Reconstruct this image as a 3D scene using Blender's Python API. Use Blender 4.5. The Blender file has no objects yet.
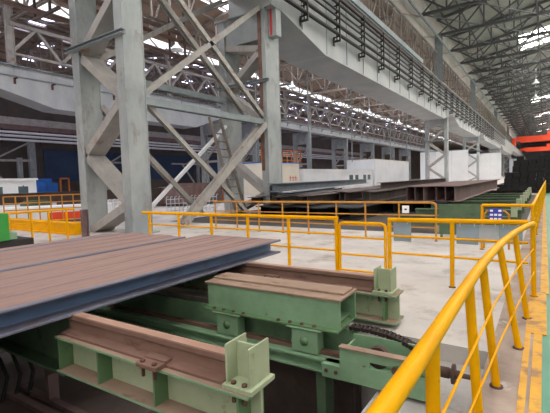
import bpy, math, random
from mathutils import Vector, Matrix
random.seed(7)
SC = bpy.context.scene
COL = SC.collection

# ------------------------------------------------------------------ materials
def srgb(h):
    h = h.lstrip('#'); o = []
    for i in (0, 2, 4):
        c = int(h[i:i+2], 16) / 255
        o.append(c / 12.92 if c <= .04045 else ((c + .055) / 1.055) ** 2.4)
    return (*o, 1)

def mat(name, base, alt=None, spot=None, scale=3., spot_scale=6., spot_lo=.58, spot_hi=.68, rough=.6, metal=0., stretch=(1, 1, 1), bump=.15, fine=40., spec=.4):
    m = bpy.data.materials.new(name); m.use_nodes = True
    nt = m.node_tree; N = nt.nodes; L = nt.links
    b = N['Principled BSDF']
    tc = N.new('ShaderNodeTexCoord'); mp = N.new('ShaderNodeMapping'); mp.inputs['Scale'].default_value = stretch
    L.new(tc.outputs['Object'], mp.inputs['Vector'])
    n1 = N.new('ShaderNodeTexNoise'); n1.inputs['Scale'].default_value = scale; n1.inputs['Detail'].default_value = 6; n1.inputs['Roughness'].default_value = .65
    L.new(mp.outputs[0], n1.inputs['Vector'])
    r1 = N.new('ShaderNodeValToRGB'); r1.color_ramp.elements[0].position = .36; r1.color_ramp.elements[1].position = .64
    r1.color_ramp.elements[0].color = srgb(base); r1.color_ramp.elements[1].color = srgb(alt or base)
    L.new(n1.outputs[0], r1.inputs[0]); col = r1.outputs[0]
    if spot:
        n2 = N.new('ShaderNodeTexNoise'); n2.inputs['Scale'].default_value = spot_scale; n2.inputs['Detail'].default_value = 8; n2.inputs['Roughness'].default_value = .7
        L.new(mp.outputs[0], n2.inputs['Vector'])
        r2 = N.new('ShaderNodeValToRGB'); r2.color_ramp.elements[0].position = spot_lo; r2.color_ramp.elements[1].position = spot_hi
        L.new(n2.outputs[0], r2.inputs[0])
        mx = N.new('ShaderNodeMix'); mx.data_type = 'RGBA'
        L.new(r2.outputs[0], mx.inputs[0]); L.new(col, mx.inputs[6]); mx.inputs[7].default_value = srgb(spot)
        col = mx.outputs[2]
    L.new(col, b.inputs['Base Color'])
    b.inputs['Roughness'].default_value = rough; b.inputs['Metallic'].default_value = metal
    b.inputs['Specular IOR Level'].default_value = spec
    if bump:
        n3 = N.new('ShaderNodeTexNoise'); n3.inputs['Scale'].default_value = fine; n3.inputs['Detail'].default_value = 4
        L.new(mp.outputs[0], n3.inputs['Vector'])
        bp = N.new('ShaderNodeBump'); bp.inputs['Strength'].default_value = bump; bp.inputs['Distance'].default_value = .01
        L.new(n3.outputs[0], bp.inputs['Height']); L.new(bp.outputs[0], b.inputs['Normal'])
    return m

def corrugated(name, base, alt, axis, freq, rough=.6, depth=.03):
    m = mat(name, base, alt, scale=.35, rough=rough, bump=0)
    nt = m.node_tree; N = nt.nodes; L = nt.links
    tc = N.new('ShaderNodeTexCoord'); w = N.new('ShaderNodeTexWave'); w.bands_direction = axis; w.inputs['Scale'].default_value = freq
    L.new(tc.outputs['Object'], w.inputs['Vector'])
    bp = N.new('ShaderNodeBump'); bp.inputs['Strength'].default_value = .8; bp.inputs['Distance'].default_value = depth
    L.new(w.outputs[1], bp.inputs['Height']); L.new(bp.outputs[0], N['Principled BSDF'].inputs['Normal'])
    return m

def emit(name, c, s):
    m = bpy.data.materials.new(name); m.use_nodes = True
    b = m.node_tree.nodes['Principled BSDF']
    b.inputs['Base Color'].default_value = srgb(c); b.inputs['Emission Color'].default_value = srgb(c); b.inputs['Emission Strength'].default_value = s
    return m

M = dict(
    steel=mat('steel', '#a6a9a9', '#8b9194', '#77685c', scale=1.1, spot_scale=1.6, spot_lo=.55, spot_hi=.74, rough=.55, stretch=(1, 1, .5)),
    brace=mat('brace', '#aba59f', '#949190', '#8a6753', scale=1.2, spot_scale=1.8, spot_lo=.56, spot_hi=.70, rough=.6),
    girder=mat('girder', '#abacad', '#989b9e', '#86644c', scale=.5, spot_scale=.9, spot_lo=.66, spot_hi=.8, rough=.5, stretch=(1, 1, .45)),
    strut=mat('strut', '#8c9498', '#7c8488', '#7b6a5e', scale=1.4, rough=.6),
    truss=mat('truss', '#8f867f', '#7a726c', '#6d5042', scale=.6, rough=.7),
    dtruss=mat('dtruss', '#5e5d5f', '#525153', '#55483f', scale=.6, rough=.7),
    roofb=corrugated('roofb', '#ab9584', '#9a8473', 'Y', 1.4),
    roofg=corrugated('roofg', '#b3aca7', '#a09994', 'Y', 1.4),
    concrete=mat('concrete', '#c4bdb8', '#b1aaa6', '#978c85', scale=.8, spot_scale=1.1, spot_lo=.52, spot_hi=.68, rough=.75, bump=.1, fine=14),
    pitwall=mat('pitwall', '#b7b3b1', '#a09b98', '#857d77', scale=1.2, spot_scale=2.5, rough=.85, bump=.3, fine=20),
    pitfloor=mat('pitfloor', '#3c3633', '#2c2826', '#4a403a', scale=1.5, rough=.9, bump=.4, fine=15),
    curb=mat('curb', '#a8968b', '#8b7a70', '#b9b3ae', scale=1.8, spot_scale=2.6, rough=.85, bump=.3, fine=25),
    greenfloor=mat('greenfloor', '#4b8a71', '#43806a', '#5d7468', scale=1.1, spot_scale=3., spot_lo=.62, spot_hi=.75, rough=.45, bump=.05),
    stripe=mat('stripe', '#d6a238', '#c58f34', '#94704f', scale=2.5, spot_scale=4., spot_lo=.5, spot_hi=.62, rough=.7),
    yellow=mat('yellow', '#eeaa00', '#e29e00', '#7d4310', scale=2., spot_scale=9., spot_lo=.66, spot_hi=.70, rough=.5, bump=.05, spec=.1),
    oldyellow=mat('oldyellow', '#c98f3a', '#b87e35', '#7a4b28', scale=3., spot_scale=6., spot_lo=.6, spot_hi=.7, rough=.55),
    green=mat('green', '#85a585', '#739273', '#565c48', scale=2.2, spot_scale=7., spot_lo=.62, spot_hi=.72, rough=.5, bump=.1),
    palegreen=mat('palegreen', '#aab296', '#98a486', '#716845', scale=2.2, spot_scale=4., spot_lo=.60, spot_hi=.68, rough=.55, bump=.1),
    midgreen=mat('midgreen', '#66865f', '#587852', '#4f4f36', scale=2.2, spot_scale=5., spot_lo=.64, spot_hi=.74, rough=.55, bump=.1),
    dustbrown=mat('dustbrown', '#99806f', '#867061', '#664c40', scale=3., spot_scale=7., spot_lo=.55, spot_hi=.7, rough=.85, bump=.2, stretch=(.4, 1, 1)),
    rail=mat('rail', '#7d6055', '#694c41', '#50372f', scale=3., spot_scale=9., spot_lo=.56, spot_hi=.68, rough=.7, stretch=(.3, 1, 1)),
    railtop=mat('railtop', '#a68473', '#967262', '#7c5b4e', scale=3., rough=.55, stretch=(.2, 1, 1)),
    beamtop=mat('beamtop', '#967a72', '#876c64', '#6a5253', scale=2.2, spot_scale=4., spot_lo=.5, spot_hi=.72, rough=.7, stretch=(3, .25, 1), bump=.08),
    beamblue=mat('beamblue', '#7189b0', '#5f779c', '#6b5a56', scale=2., spot_scale=3., spot_lo=.54, spot_hi=.66, rough=.45, metal=.15, stretch=(1, .5, 1)),
    beamedge=mat('beamedge', '#777787', '#666678', '#6f6168', scale=3., rough=.5, metal=.15, stretch=(1, .4, 1)),
    rusty=mat('rusty', '#806a68', '#6c5757', '#8d6a58', scale=1.5, spot_scale=2.5, rough=.75),
    rustydark=mat('rustydark', '#62544f', '#4c4240', '#70584b', scale=1.5, spot_scale=2.5, rough=.75),
    steelblue=mat('steelblue', '#6d7680', '#5f676f', '#6d5a52', scale=1., spot_scale=2., rough=.6),
    black=mat('black', '#2a2828', '#1f1d1d', '#3a2f2c', scale=3., rough=.6),
    blackpipe=mat('blackpipe', '#232022', '#2d2928', scale=3., rough=.5, bump=0),
    darkgreen=mat('darkgreen', '#5a6f55', '#4b5f49', '#3d3b2c', scale=2., spot_scale=4., rough=.6), stockshade=mat('stockshade', '#4a433f', '#3a3532', '#5e554e', scale=1.2, spot_scale=2., rough=.7),
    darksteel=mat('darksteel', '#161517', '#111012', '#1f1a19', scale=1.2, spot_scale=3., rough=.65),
    bolt=mat('bolt', '#6d4a40', '#553a33', scale=20., rough=.6, metal=.3),
    chain=mat('chain', '#2b2422', '#3b2d28', scale=14., rough=.6, metal=.4),
    darkrust=mat('darkrust', '#5a463f', '#48362f', '#6f564a', scale=8., rough=.7, metal=.2),
    white=mat('white', '#e9eaec', '#dfe1e4', scale=.5, rough=.6, bump=0),
    cream=mat('cream', '#e6dfcf', '#ddd5c4', scale=.5, rough=.7, bump=0),
    red=mat('red', '#f2522f', '#e64a28', scale=.2, rough=.45, bump=0),
    redmark=mat('redmark', '#c23a44', rough=.6, bump=0),
    blue=mat('blue', '#2d6fc4', '#2563b4', scale=1., rough=.5, bump=0),
    signblue=mat('signblue', '#3d43b0', rough=.4, bump=0),
    signwhite=mat('signwhite', '#f0f0f4', rough=.5, bump=0),
    panelblue=mat('panelblue', '#8fa3b5', '#9fb0be', scale=3., rough=.35, bump=0),
    panelpale=mat('panelpale', '#b9bfc6', '#a9b4bf', scale=3., rough=.35, bump=0),
    bluewall=corrugated('bluewall', '#2a3f5e', '#233652', 'Y', 1.2), brownwall=corrugated('brownwall', '#574d47', '#453d39', 'Y', 1.2),
    greywall=corrugated('greywall', '#9a9ba0', '#8a8b90', 'Y', 1.2),
    glass=mat('glass', '#5d6d72', '#4d5c62', scale=1., rough=.15, bump=0),
    orange=mat('orange', '#c8742f', '#b4642a', scale=1., rough=.6, bump=0),
    brightgreen=mat('brightgreen', '#3f9a45', '#378c3e', scale=2., rough=.45, bump=.05),
    skylight_or_fill=emit('skylight_or_fill', '#fffbf6', 7.2), farlight=emit('farlight', '#dcdcff', 6.), rooffill=emit('rooffill', '#fff9f2', 11.), ridgelight=emit('ridgelight', '#f4f6ff', 6.5), sidefill=emit('sidefill', '#fff8f0', 1.3),
    bulb=emit('bulb', '#fff6e8', 3.),
)

# ------------------------------------------------------------------ mesh builder
class MB:
    def __init__(s): s.v = []; s.f = []; s.mi = []; s.sm = []; s.m = 0
    def _add(s, vs, fs, smooth=False, mis=None):
        n = len(s.v); s.v += [tuple(p) for p in vs]
        for k, f in enumerate(fs):
            s.f.append([n + i for i in f]); s.mi.append(mis[k] if mis else s.m); s.sm.append(smooth)
        return s
    def box(s, x0, x1, y0, y1, z0, z1, mis=None):      # faces: bottom, top, -y, +x, +y, -x
        vs = [(x0, y0, z0), (x1, y0, z0), (x1, y1, z0), (x0, y1, z0), (x0, y0, z1), (x1, y0, z1), (x1, y1, z1), (x0, y1, z1)]
        return s._add(vs, [(3, 2, 1, 0), (4, 5, 6, 7), (0, 1, 5, 4), (1, 2, 6, 5), (2, 3, 7, 6), (3, 0, 4, 7)], mis=mis)
    def sweep(s, p, q, poly, up=(0, 0, 1), mis=None):  # constant section, local (side, up)
        p = Vector(p); q = Vector(q); d = (q - p).normalized(); u = Vector(up)
        if abs(d.dot(u)) > .98: u = Vector((0, 1, 0))
        sd = d.cross(u).normalized(); u = sd.cross(d).normalized(); n = len(poly)
        vs = [p + sd * a + u * b for a, b in poly] + [q + sd * a + u * b for a, b in poly]
        fs = [(i, i + n, (i + 1) % n + n, (i + 1) % n) for i in range(n)] + [tuple(range(n)), tuple(range(2 * n - 1, n - 1, -1))]
        return s._add(vs, fs, mis=(list(mis) + [0, 0]) if mis else None)
    def bar(s, p, q, w, h, up=(0, 0, 1)):
        return s.sweep(p, q, [(-w/2, -h/2), (-w/2, h/2), (w/2, h/2), (w/2, -h/2)], up)
    def hbar(s, p, q, b, h, tw, tf, up=(0, 0, 1), mis=None):
        B, H, t, f = b/2, h/2, tw/2, tf
        return s.sweep(p, q, [(-B, -H), (-B, -H+f), (-t, -H+f), (-t, H-f), (-B, H-f), (-B, H), (B, H), (B, H-f), (t, H-f), (t, -H+f), (B, -H+f), (B, -H)], up, mis)
    def prism(s, poly, x0, x1):                        # polygon in (y, z) swept along x
        n = len(poly)
        vs = [(x0, y, z) for y, z in poly] + [(x1, y, z) for y, z in poly]
        return s._add(vs, [(i, i + n, (i + 1) % n + n, (i + 1) % n) for i in range(n)] + [tuple(range(n)), tuple(range(2*n-1, n-1, -1))])
    def prismy(s, poly, y0, y1):                       # polygon in (x, z) swept along y
        n = len(poly)
        vs = [(x, y0, z) for x, z in poly] + [(x, y1, z) for x, z in poly]
        return s._add(vs, [(i, (i + 1) % n, (i + 1) % n + n, i + n) for i in range(n)] + [tuple(range(n-1, -1, -1)), tuple(range(n, 2*n))])
    def tube(s, pts, r, n=12, cap=True):
        P = [Vector(p) for p in pts]; vs = []; fs = []; side = None
        for i, p in enumerate(P):
            d = ((P[i+1] - p).normalized() if i < len(P)-1 else Vector()) + ((p - P[i-1]).normalized() if i else Vector())
            d.normalize()
            if side is None:
                side = d.cross(Vector((0, 0, 1)) if abs(d.z) < .95 else Vector((0, 1, 0))).normalized()
            side = (side - d * side.dot(d)).normalized(); u = side.cross(d)
            for k in range(n):
                a = 2*math.pi*k/n; vs.append(p + (side*math.cos(a) + u*math.sin(a)) * r)
        for i in range(len(P)-1):
            for k in range(n):
                a, b = i*n+k, i*n+(k+1) % n; fs.append((a, a+n, b+n, b))
        s._add(vs, fs, True)
        if cap:
            s._add(vs[:n], [tuple(range(n))]); s._add(vs[-n:], [tuple(range(n-1, -1, -1))])
        return s
    def lathe(s, c, prof, n=16, axis='z'):             # prof: (r, h)
        vs = []; fs = []
        for r, h in prof:
            for k in range(n):
                a = 2*math.pi*k/n; x, y = r*math.cos(a), r*math.sin(a)
                vs.append({'z': (c[0]+x, c[1]+y, c[2]+h), 'x': (c[0]+h, c[1]+x, c[2]+y), 'y': (c[0]+x, c[1]-h, c[2]+y)}[axis])
        for i in range(len(prof)-1):
            for k in range(n):
                a, b = i*n+k, i*n+(k+1) % n; fs.append((a, b, b+n, a+n))
        s._add(vs, fs, True)
        s._add(vs[:n], [tuple(range(n-1, -1, -1))]); s._add(vs[-n:], [tuple(range(n))])
        return s
    def build(s, name, mats, parent=None, bevel=0., loc=None):
        me = bpy.data.meshes.new(name); me.from_pydata(s.v, [], s.f)
        for m in (mats if isinstance(mats, (list, tuple)) else [mats]): me.materials.append(M[m])
        for p, i, sm in zip(me.polygons, s.mi, s.sm): p.material_index = i; p.use_smooth = sm
        me.update()
        o = bpy.data.objects.new(name, me); COL.objects.link(o)
        if parent: o.parent = parent
        if loc: o.location = loc
        if bevel:
            b = o.modifiers.new('bevel', 'BEVEL'); b.width = bevel; b.segments = 2; b.limit_method = 'ANGLE'
        return o

def tag(o, label, cat, group=None, kind=None):
    o['label'] = label; o['category'] = cat
    if group: o['group'] = group
    if kind: o['kind'] = kind
    return o
def thing(name, label, cat, loc=(0, 0, 0), rz=0, group=None, kind=None):
    o = bpy.data.objects.new(name, None); COL.objects.link(o); o.empty_display_size = .2
    o.location = loc; o.rotation_euler = (0, 0, rz)
    return tag(o, label, cat, group, kind)
def struct(name, mb, m, parent=None, **k):
    o = mb.build(name, m, parent, **k)
    if not parent: o['kind'] = 'structure'
    return o
def dup(root, loc, label, rz=None, group=None):
    r = root.copy(); COL.objects.link(r); r.location = loc; r['label'] = label
    if rz is not None: r.rotation_euler = (0, 0, rz)
    if group: r['group'] = group
    for ch in list(root.children):
        c = ch.copy(); COL.objects.link(c); c.parent = r
        for g in list(ch.children):
            d = g.copy(); COL.objects.link(d); d.parent = c
    return r

# ------------------------------------------------------------------ camera (f = 400 px on a 550 px wide frame)
def camera():
    ang, pit, rol = math.radians(34.), -math.radians(3.75), math.radians(1.78)
    fw = Vector((-math.sin(ang)*math.cos(pit), math.cos(ang)*math.cos(pit), math.sin(pit)))
    r = Vector((math.cos(ang), math.sin(ang), 0)); u = r.cross(fw)
    c, s = math.cos(rol), math.sin(rol); R = r*c - u*s; U = u*c + r*s
    cd = bpy.data.cameras.new('camera'); cd.sensor_width = 36; cd.lens = 400/550*36; cd.clip_end = 1000; cd.clip_start = .05
    o = bpy.data.objects.new('camera', cd); COL.objects.link(o)
    o.matrix_world = Matrix(((R.x, U.x, -fw.x, 0), (R.y, U.y, -fw.y, 0), (R.z, U.z, -fw.z, 1.7), (0, 0, 0, 1)))
    SC.camera = o
camera()

# ------------------------------------------------------------------ setting: floor, pit, walls, roofs
LEN = 330
m = MB()
m.box(-84, -9.5, -40, LEN, -.3, 0); m.box(-9.5, -.42, 4.2, LEN, -.3, 0); m.box(-9.5, -.42, -40, .6, -.3, 0)
struct('floor', m, 'concrete')
struct('floor_edge', MB().box(-.42, .0, -40, 6.3, -.3, .004).box(-.42, .0, 6.3, LEN, -.3, .002), 'curb')
struct('floor_walkway', MB().box(0, 17.3, -40, LEN, -.3, 0), 'greenfloor')
struct('trim_1', MB().box(-.15, -.10, -3, 4.9, 0, .012), 'stripe')
struct('trim_2', MB().box(-.075, .0, -3, 4.9, 0, .012), 'stripe')
struct('trim_3', MB().box(-.15, .04, 4.9, 6.6, 0, .014), 'stripe')
struct('trim_4', MB().box(-.03, .07, 6.6, 60, 0, .012), 'stripe')
m = MB(); m.box(-9.5, -.42, 4.2, 4.5, -1.5, -.3); m.box(-.42, -.16, .3, 4.5, -1.5, -.3); m.box(-9.8, -9.5, .3, 4.5, -1.5, -.3); m.box(-9.5, -.42, .3, .6, -1.5, -.3)
struct('wall_pit', m, 'pitwall')
struct('floor_ledge', MB().box(-1.2, -.42, .6, 4.2, -1.5, -.18), 'pitwall')
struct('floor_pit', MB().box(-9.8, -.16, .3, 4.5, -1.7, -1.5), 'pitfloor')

def roof(name, x0, x1, ze, zm, y0, y1, mt, mp, npur):
    xm = (x0+x1)/2
    o = struct(name, MB().prismy([(x0, ze), (xm, zm), (x1, ze), (x1, ze+.15), (xm, zm+.15), (x0, ze+.15)], y0, y1), mt)
    for k in range(npur):
        t = (k+.5)/npur; x = x0+(x1-x0)*t; z = ze + (zm-ze)*(1-abs(2*t-1)) - .14
        MB().bar((x, y0, z), (x, y1, z), .12, .24).build('purlin', mp, o)
    return o
roof('roof_near', -12.9, 17, 23.6, 26.2, -40, LEN, 'roofg', 'dtruss', 14)
roof('roof_middle', -37.9, -12.9, 18.6, 20.8, -40, LEN, 'roofb', 'truss', 12)
roof('roof_far', -63.6, -37.9, 17.6, 19.6, -40, LEN, 'roofb', 'truss', 12)
struct('wall_left', MB().box(-64.2, -63.8, -40, LEN, 0, 17.6), 'brownwall')
for i, (a, b) in enumerate(((31.5, 45.), (47.5, 63.), (65.5, 80.))): struct(f'wall_left_panel_{i+1}', MB().box(-63.8, -63.6, a, b, 2.6, 7.5), 'bluewall')
struct('wall_back', MB().box(-64, 26, LEN, LEN+.3, 0, 27), 'greywall')
struct('wall_right', MB().box(17, 17.3, -40, LEN, 0, 23.8), 'greywall')
struct('wall_front', MB().box(-64, 17.3, -40.3, -40, 0, 27), 'greywall')
struct('wall_upper', MB().box(-12.95, -12.85, -40, LEN, 18.5, 23.6), 'roofg')

def skylights_or_fill(y0s, x0, x1, zf, dy, label, group):
    for y in y0s:
        m = MB(); z0, z1 = zf(x0), zf(x1)
        m._add([(x0, y, z0), (x1, y, z1), (x1, y+dy, z1), (x0, y+dy, z0), (x0, y, z0+.03), (x1, y, z1+.03), (x1, y+dy, z1+.03), (x0, y+dy, z0+.03)],
               [(3, 2, 1, 0), (4, 5, 6, 7), (0, 1, 5, 4), (1, 2, 6, 5), (2, 3, 7, 6), (3, 0, 4, 7)])
        o = m.build('skylight_or_fill', label or 'skylight_or_fill'); o['kind'] = 'structure'
def zr(x0, x1, ze, zm): return lambda x: ze + (zm-ze)*(1-abs(2*(x-x0)/(x1-x0)-1)) - .04
Z1, Z2, Z3 = zr(-12.9, 17, 23.6, 26.2), zr(-37.9, -12.9, 18.6, 20.8), zr(-63.6, -37.9, 17.6, 19.6)
for a, b in ((-4, 1.9), (2.1, 8), (8.2, 13)):
    skylights_or_fill([-34, -29, -24, -19, -14, -9, -4, 1, 6, 11, 16, 21, 26, 31, 36, 82.5, 86, 89.5, 156, 160, 200, 204, 240, 280], a, b, Z1, 2.6, '', '')  # rows over the foreground and off frame are added, unseen, for top light
skylights_or_fill([y for y in range(42, 260, 10)], 3.2, 15.5, Z1, 7.5, 'rooffill', '')  # unseen glowing panels added beside the view to brighten the hall
for k in range(30):
    wn = struct(f'window_{k+1}', MB().box(16.9, 17, -36+10*k, -28+10*k, 9, 19), 'sidefill')  # glowing panels added on the unseen right wall as side fill
    MB().box(16.84, 16.9, -36.1+10*k, -27.9+10*k, 13.9, 14.1).box(16.84, 16.9, -32.1+10*k, -31.9+10*k, 9, 19).build('window_frame', 'strut', wn)
for k in range(7):
    wn = struct(f'window_{k+41}', MB().box(-62+11.3*k, -53+11.3*k, -40.0, -39.9, 4, 19), 'sidefill')  # glowing panels added behind the camera to light front faces
    MB().box(-62.1+11.3*k, -52.9+11.3*k, -39.9, -39.84, 11.4, 11.6).box(-57.6+11.3*k, -57.4+11.3*k, -39.9, -39.84, 4, 19).build('window_frame', 'strut', wn)
skylights_or_fill([y for y in range(-33, 250, 9)], -29, -25.3, Z2, 8.6, 'ridgelight', '')
skylights_or_fill([y for y in range(-33, 250, 9)], -25.3, -22, Z2, 8.6, 'ridgelight', '')
for a, b in ((-61, -59.6), (-57, -55.8), (-52.6, -51.4), (-48.4, -47), (-44, -42.8), (-40.6, -39.6)):
    skylights_or_fill([y+random.random()*1.5 for y in range(-30, 150, 5)], a, b, Z3, 1.5, 'farlight', '')

# ------------------------------------------------------------------ roof trusses
def truss_members(x0, x1, zb, ze, zm, n):
    xm = (x0+x1)/2; top = lambda x: ze + (zm-ze)*(1-abs(2*(x-x0)/(x1-x0)-1))
    xs = [x0+(x1-x0)*k/n for k in range(n+1)]
    web = []
    for k in range(n):
        a, b = xs[k], xs[k+1]
        web.append(((a, 0, zb), (b, 0, top(b))) if k % 2 else ((a, 0, top(a)), (b, 0, zb)))
        if k: web.append(((a, 0, zb), (a, 0, top(a))))
    chords = [((x0, 0, ze), (xm, 0, zm)), ((xm, 0, zm), (x1, 0, ze))]
    return chords, ((x0, 0, zb), (x1, 0, zb)), web
def truss_row(ys, spec, mt, label, group, near_y, w=.26):
    ch, bc, web = truss_members(*spec)
    first = None; far = None
    for i, y in enumerate(ys):
        if y <= near_y:
            if first is None:
                first = thing('roof_truss', label, 'truss', (0, y, 0), 0, group)
                m = MB(); [m.bar(p, q, w*.9, w) for p, q in ch]; m.build('top_chord', mt, first)
                MB().hbar(*bc, w, w, .05, .05).build('bottom_chord', mt, first)
                for p, q in web: MB().bar(p, q, w*.55, w*.55).build('web_member', mt, first)
            else: dup(first, (0, y, 0), label)
        else:
            if far is None:
                m = MB(); [m.bar(p, q, w*.9, w) for p, q in ch + [bc]]; [m.bar(p, q, w*.55, w*.55) for p, q in web]
                far = tag(m.build('roof_truss', mt, loc=(0, y, 0)), label, 'truss', group)
            else:
                o = far.copy(); COL.objects.link(o); o.location.y = y
MOD = 8.8
YS = [16.7+MOD*k for k in range(36)]
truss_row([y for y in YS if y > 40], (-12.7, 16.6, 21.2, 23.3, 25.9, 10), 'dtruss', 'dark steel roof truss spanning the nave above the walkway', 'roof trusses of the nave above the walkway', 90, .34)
truss_row([y for y in YS if y < 200], (-37.6, -13.2, 16.0, 18.3, 20.5, 10), 'truss', 'brown grey steel roof truss spanning the nave with the pendant lamps', 'roof trusses of the nave with pendant lamps', 60, .26)
truss_row([y for y in YS if y < 170], (-63, -38.4, 15.0, 17.3, 19.3, 10), 'truss', 'steel roof truss of the farthest nave in front of bright roof lights', 'roof trusses of the farthest nave', 45, .26)

# plan bracing between bottom chords of the near nave
for k, y in enumerate([y for y in YS if 40 < y < 200]):
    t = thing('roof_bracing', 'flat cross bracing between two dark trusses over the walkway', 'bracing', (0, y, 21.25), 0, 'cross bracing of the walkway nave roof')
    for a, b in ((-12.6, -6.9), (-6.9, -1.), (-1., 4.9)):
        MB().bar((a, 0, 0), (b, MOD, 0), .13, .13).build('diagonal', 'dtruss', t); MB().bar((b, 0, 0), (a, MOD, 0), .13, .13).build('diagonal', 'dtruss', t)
for k, y in enumerate([y for y in YS if y < 120]):
    t = thing('roof_bracing', 'flat cross bracing between two brown trusses over the lamps', 'bracing', (0, y, 16.05), 0, 'cross bracing of the lamp nave roof')
    for a, b in ((-37.4, -31.5), (-19.5, -13.3)):
        MB().bar((a, 0, 0), (b, MOD, 0), .1, .1).build('diagonal', 'truss', t); MB().bar((b, 0, 0), (a, MOD, 0), .1, .1).build('diagonal', 'truss', t)

# ------------------------------------------------------------------ crane columns of the middle row
XA = -12.83
def tower(name, label, y, top, cap0, group=None, x=XA, bracket=False, yb=.36):
    t = thing(name, label, 'column', (x, y, 0), 0, group, 'thing')
    for a, b in ((1.13, 1.53), (-1.45, -1.05)):
        l = MB(); l.box(a, b, -.36, yb, 0, top); l.box(a-.015, b+.015, -.41, -.36, 0, top); l.box(a-.015, b+.015, yb, yb+.05, 0, top)
        leg = l.build('leg', 'steel', t, bevel=.012)
        MB().box(a-.12, b+.12, -.6, .6, 0, .06).build('base_plate', 'steel', leg)
    nodes = [(-1.05, .02)]; z = 1.04; side = 1
    while z < cap0 - .3:
        nodes.append((1.13 if side > 0 else -1.05, z)); z += 1.78; side = -side
    nodes.append((1.13 if side > 0 else -1.05, min(z, cap0)))
    for (xa, za), (xb, zb) in zip(nodes, nodes[1:]):
        MB().bar((xa-.1*(1 if xb > xa else -1), 0, za), (xb+.1*(1 if xb > xa else -1), 0, zb), .68, .3).build('brace', 'brace', t, bevel=.01)
    MB().box(-1.05, 1.13, -.3, .3, cap0, top).box(-1.6, 1.6, -.52, .52, top-.06, top).build('cap_plate', 'steel', t)
    if cap0 > 6.6:
        c = MB(); c.box(-1.62, 1.75, -.49, -.43, 6.5, 6.64); c.box(-1.62, 1.75, -.61, -.49, 6.62, 6.64); c.box(-1.62, 1.75, -.61, -.49, 6.5, 6.52)
        c.build('cross_channel', 'strut', t)
    if bracket:
        k = MB().box(1.55, 2.02, -.1, .34, 8.7, 9.98).build('girder_seat', 'steel', t, bevel=.012)
        MB().box(1.66, 1.78, -.115, -.1, 8.75, 9.98).build('marking', 'redmark', k)
        MB().box(1.15, 1.33, -.46, -.42, 2.2, 9.9).build('conduit', 'rail', t)
    return t
tower('crane_column', 'big two legged grey steel column behind the left part of the beam stack', 8.7, 10.9, 9.9)
tower('crane_column', 'two legged grey steel column right of the crossed braces and ladder', 16.72, 10.0, 8.65, bracket=True, yb=.75)
tower('crane_column', 'two legged grey column standing in front of the white partition', 60.7, 10.0, 8.65)
tower('crane_column', 'grey two legged column just right of the white partition', 93., 10.0, 8.65)
tower('crane_column', 'far two legged grey column between white partitions near the dark stack', 140., 10.0, 8.65)
tower('crane_column', 'farthest two legged column of the row, beyond the dark beam stack', 190., 10.0, 8.65)

# bracing between the first two columns (two planes), strut, ladder
b = thing('column_bracing', 'crossed steel bracing between the two nearest big columns', 'bracing', (-11.55, 12.7, 0))
def br(p, q, w, mt='brace', name='diagonal'): MB().hbar((p[0], p[1]-12.7, p[2]), (q[0], q[1]-12.7, q[2]), w, w, .03, .03, up=(1, 0, 0)).build(name, mt, b)
br((0, 9.1, 4.75), (0, 16.3, 10.1), .2); br((0, 9.1, 10.0), (0, 16.3, 4.85), .2)
br((-.1, 9.1, 4.75), (-.1, 15.05, .1), .18); br((.1, 10.65, .15), (.1, 16.3, 4.5), .3)
br((0, 9.1, 4.58), (0, 16.25, 4.58), .26, 'strut', 'strut')
br((-2.4, 10.4, .1), (-2.4, 16.3, 4.63), .14, 'white'); br((-2.4, 9.1, 4.67), (-2.4, 14.3, .12), .22)
br((-2.4, 9.1, 5.9), (-2.4, 16.25, 5.9), .26, 'strut', 'strut')
br((-2.4, 9.1, 6.4), (-2.4, 16.3, 11), .2); br((-1.2, 9.1, 10.6), (-1.2, 16.3, 5.2), .22)
def ladder():
    t = thing('steel_ladder', 'inclined grey steel ladder with rungs behind the crossed bracing', 'ladder', (-12.8, 15.0, 0))
    p, q = Vector((0, -1.2, 4.7)), Vector((0, .55, .0)); w_ = Vector((0, .75, 0))
    for d_ in (Vector(), w_): MB().bar(p+d_, q+d_, .14, .08).build('stringer', 'truss', t)
    for k in range(1, 13):
        c = p.lerp(q, k/13); MB().bar(c, c+w_, .06, .06).build('rung', 'truss', t)
ladder()

# ------------------------------------------------------------------ crane girders
def girder(label, x0, x1, y0, y1, zt, zd, zs, h0, h1, mt='girder', name='crane_girder', cat='girder', step=2.9, ledge=0):
    t = thing(name, label, cat, (x1, y0, 0), 0, None, 'thing')
    L = y1-y0; w = x0-x1
    prof = [(0, zt), (0, zs)] + ([(.9, zs), (h0, zd)] if h0 else []) + ([(L-h1, zd), (L-.9, zs)] if h1 else []) + [(L, zs), (L, zt)]
    MB().prism(prof[::-1], w, 0).build('box_beam', mt, t)
    MB().box(w-.2, .28, 0, L, zt, zt+.06).build('top_flange', 'strut', t)
    k = 1
    while k*step < L:
        y = k*step; zb = zd
        if h0 and y < h0: zb = zs + (zd-zs)*max(0, (y-.9)/(h0-.9))
        if h1 and y > L-h1: zb = zs + (zd-zs)*max(0, (L-.9-y)/(h1-.9))
        if not h0 and not h1: zb = zs
        MB().box(0, .05, y-.015, y+.015, (ledge or zb+.1), zt).build('stiffener', mt, t); k += 1
        if ledge: MB().box(0, .5, y-.08, y+.08, ledge-.3, ledge-.22).box(0, .08, y-.08, y+.08, ledge-.7, ledge-.3).build('bracket', 'bolt' if h0 else 'strut', t)
    if ledge: MB().box(0, .14, 0, L, ledge-.08, ledge).build('ledge', 'strut', t)
    return t
girder('white deep bellied crane girder overhead, pipes running along its face', -13.4, -10.8, 16.2, 61.2, 13., 8.97, 10.0, 5.6, 5.5)
girder('short shallow crane girder between the two nearest big columns', -13.4, -10.8, -10., 16.15, 13., 10.9, 10.9, 0, 0)
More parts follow.
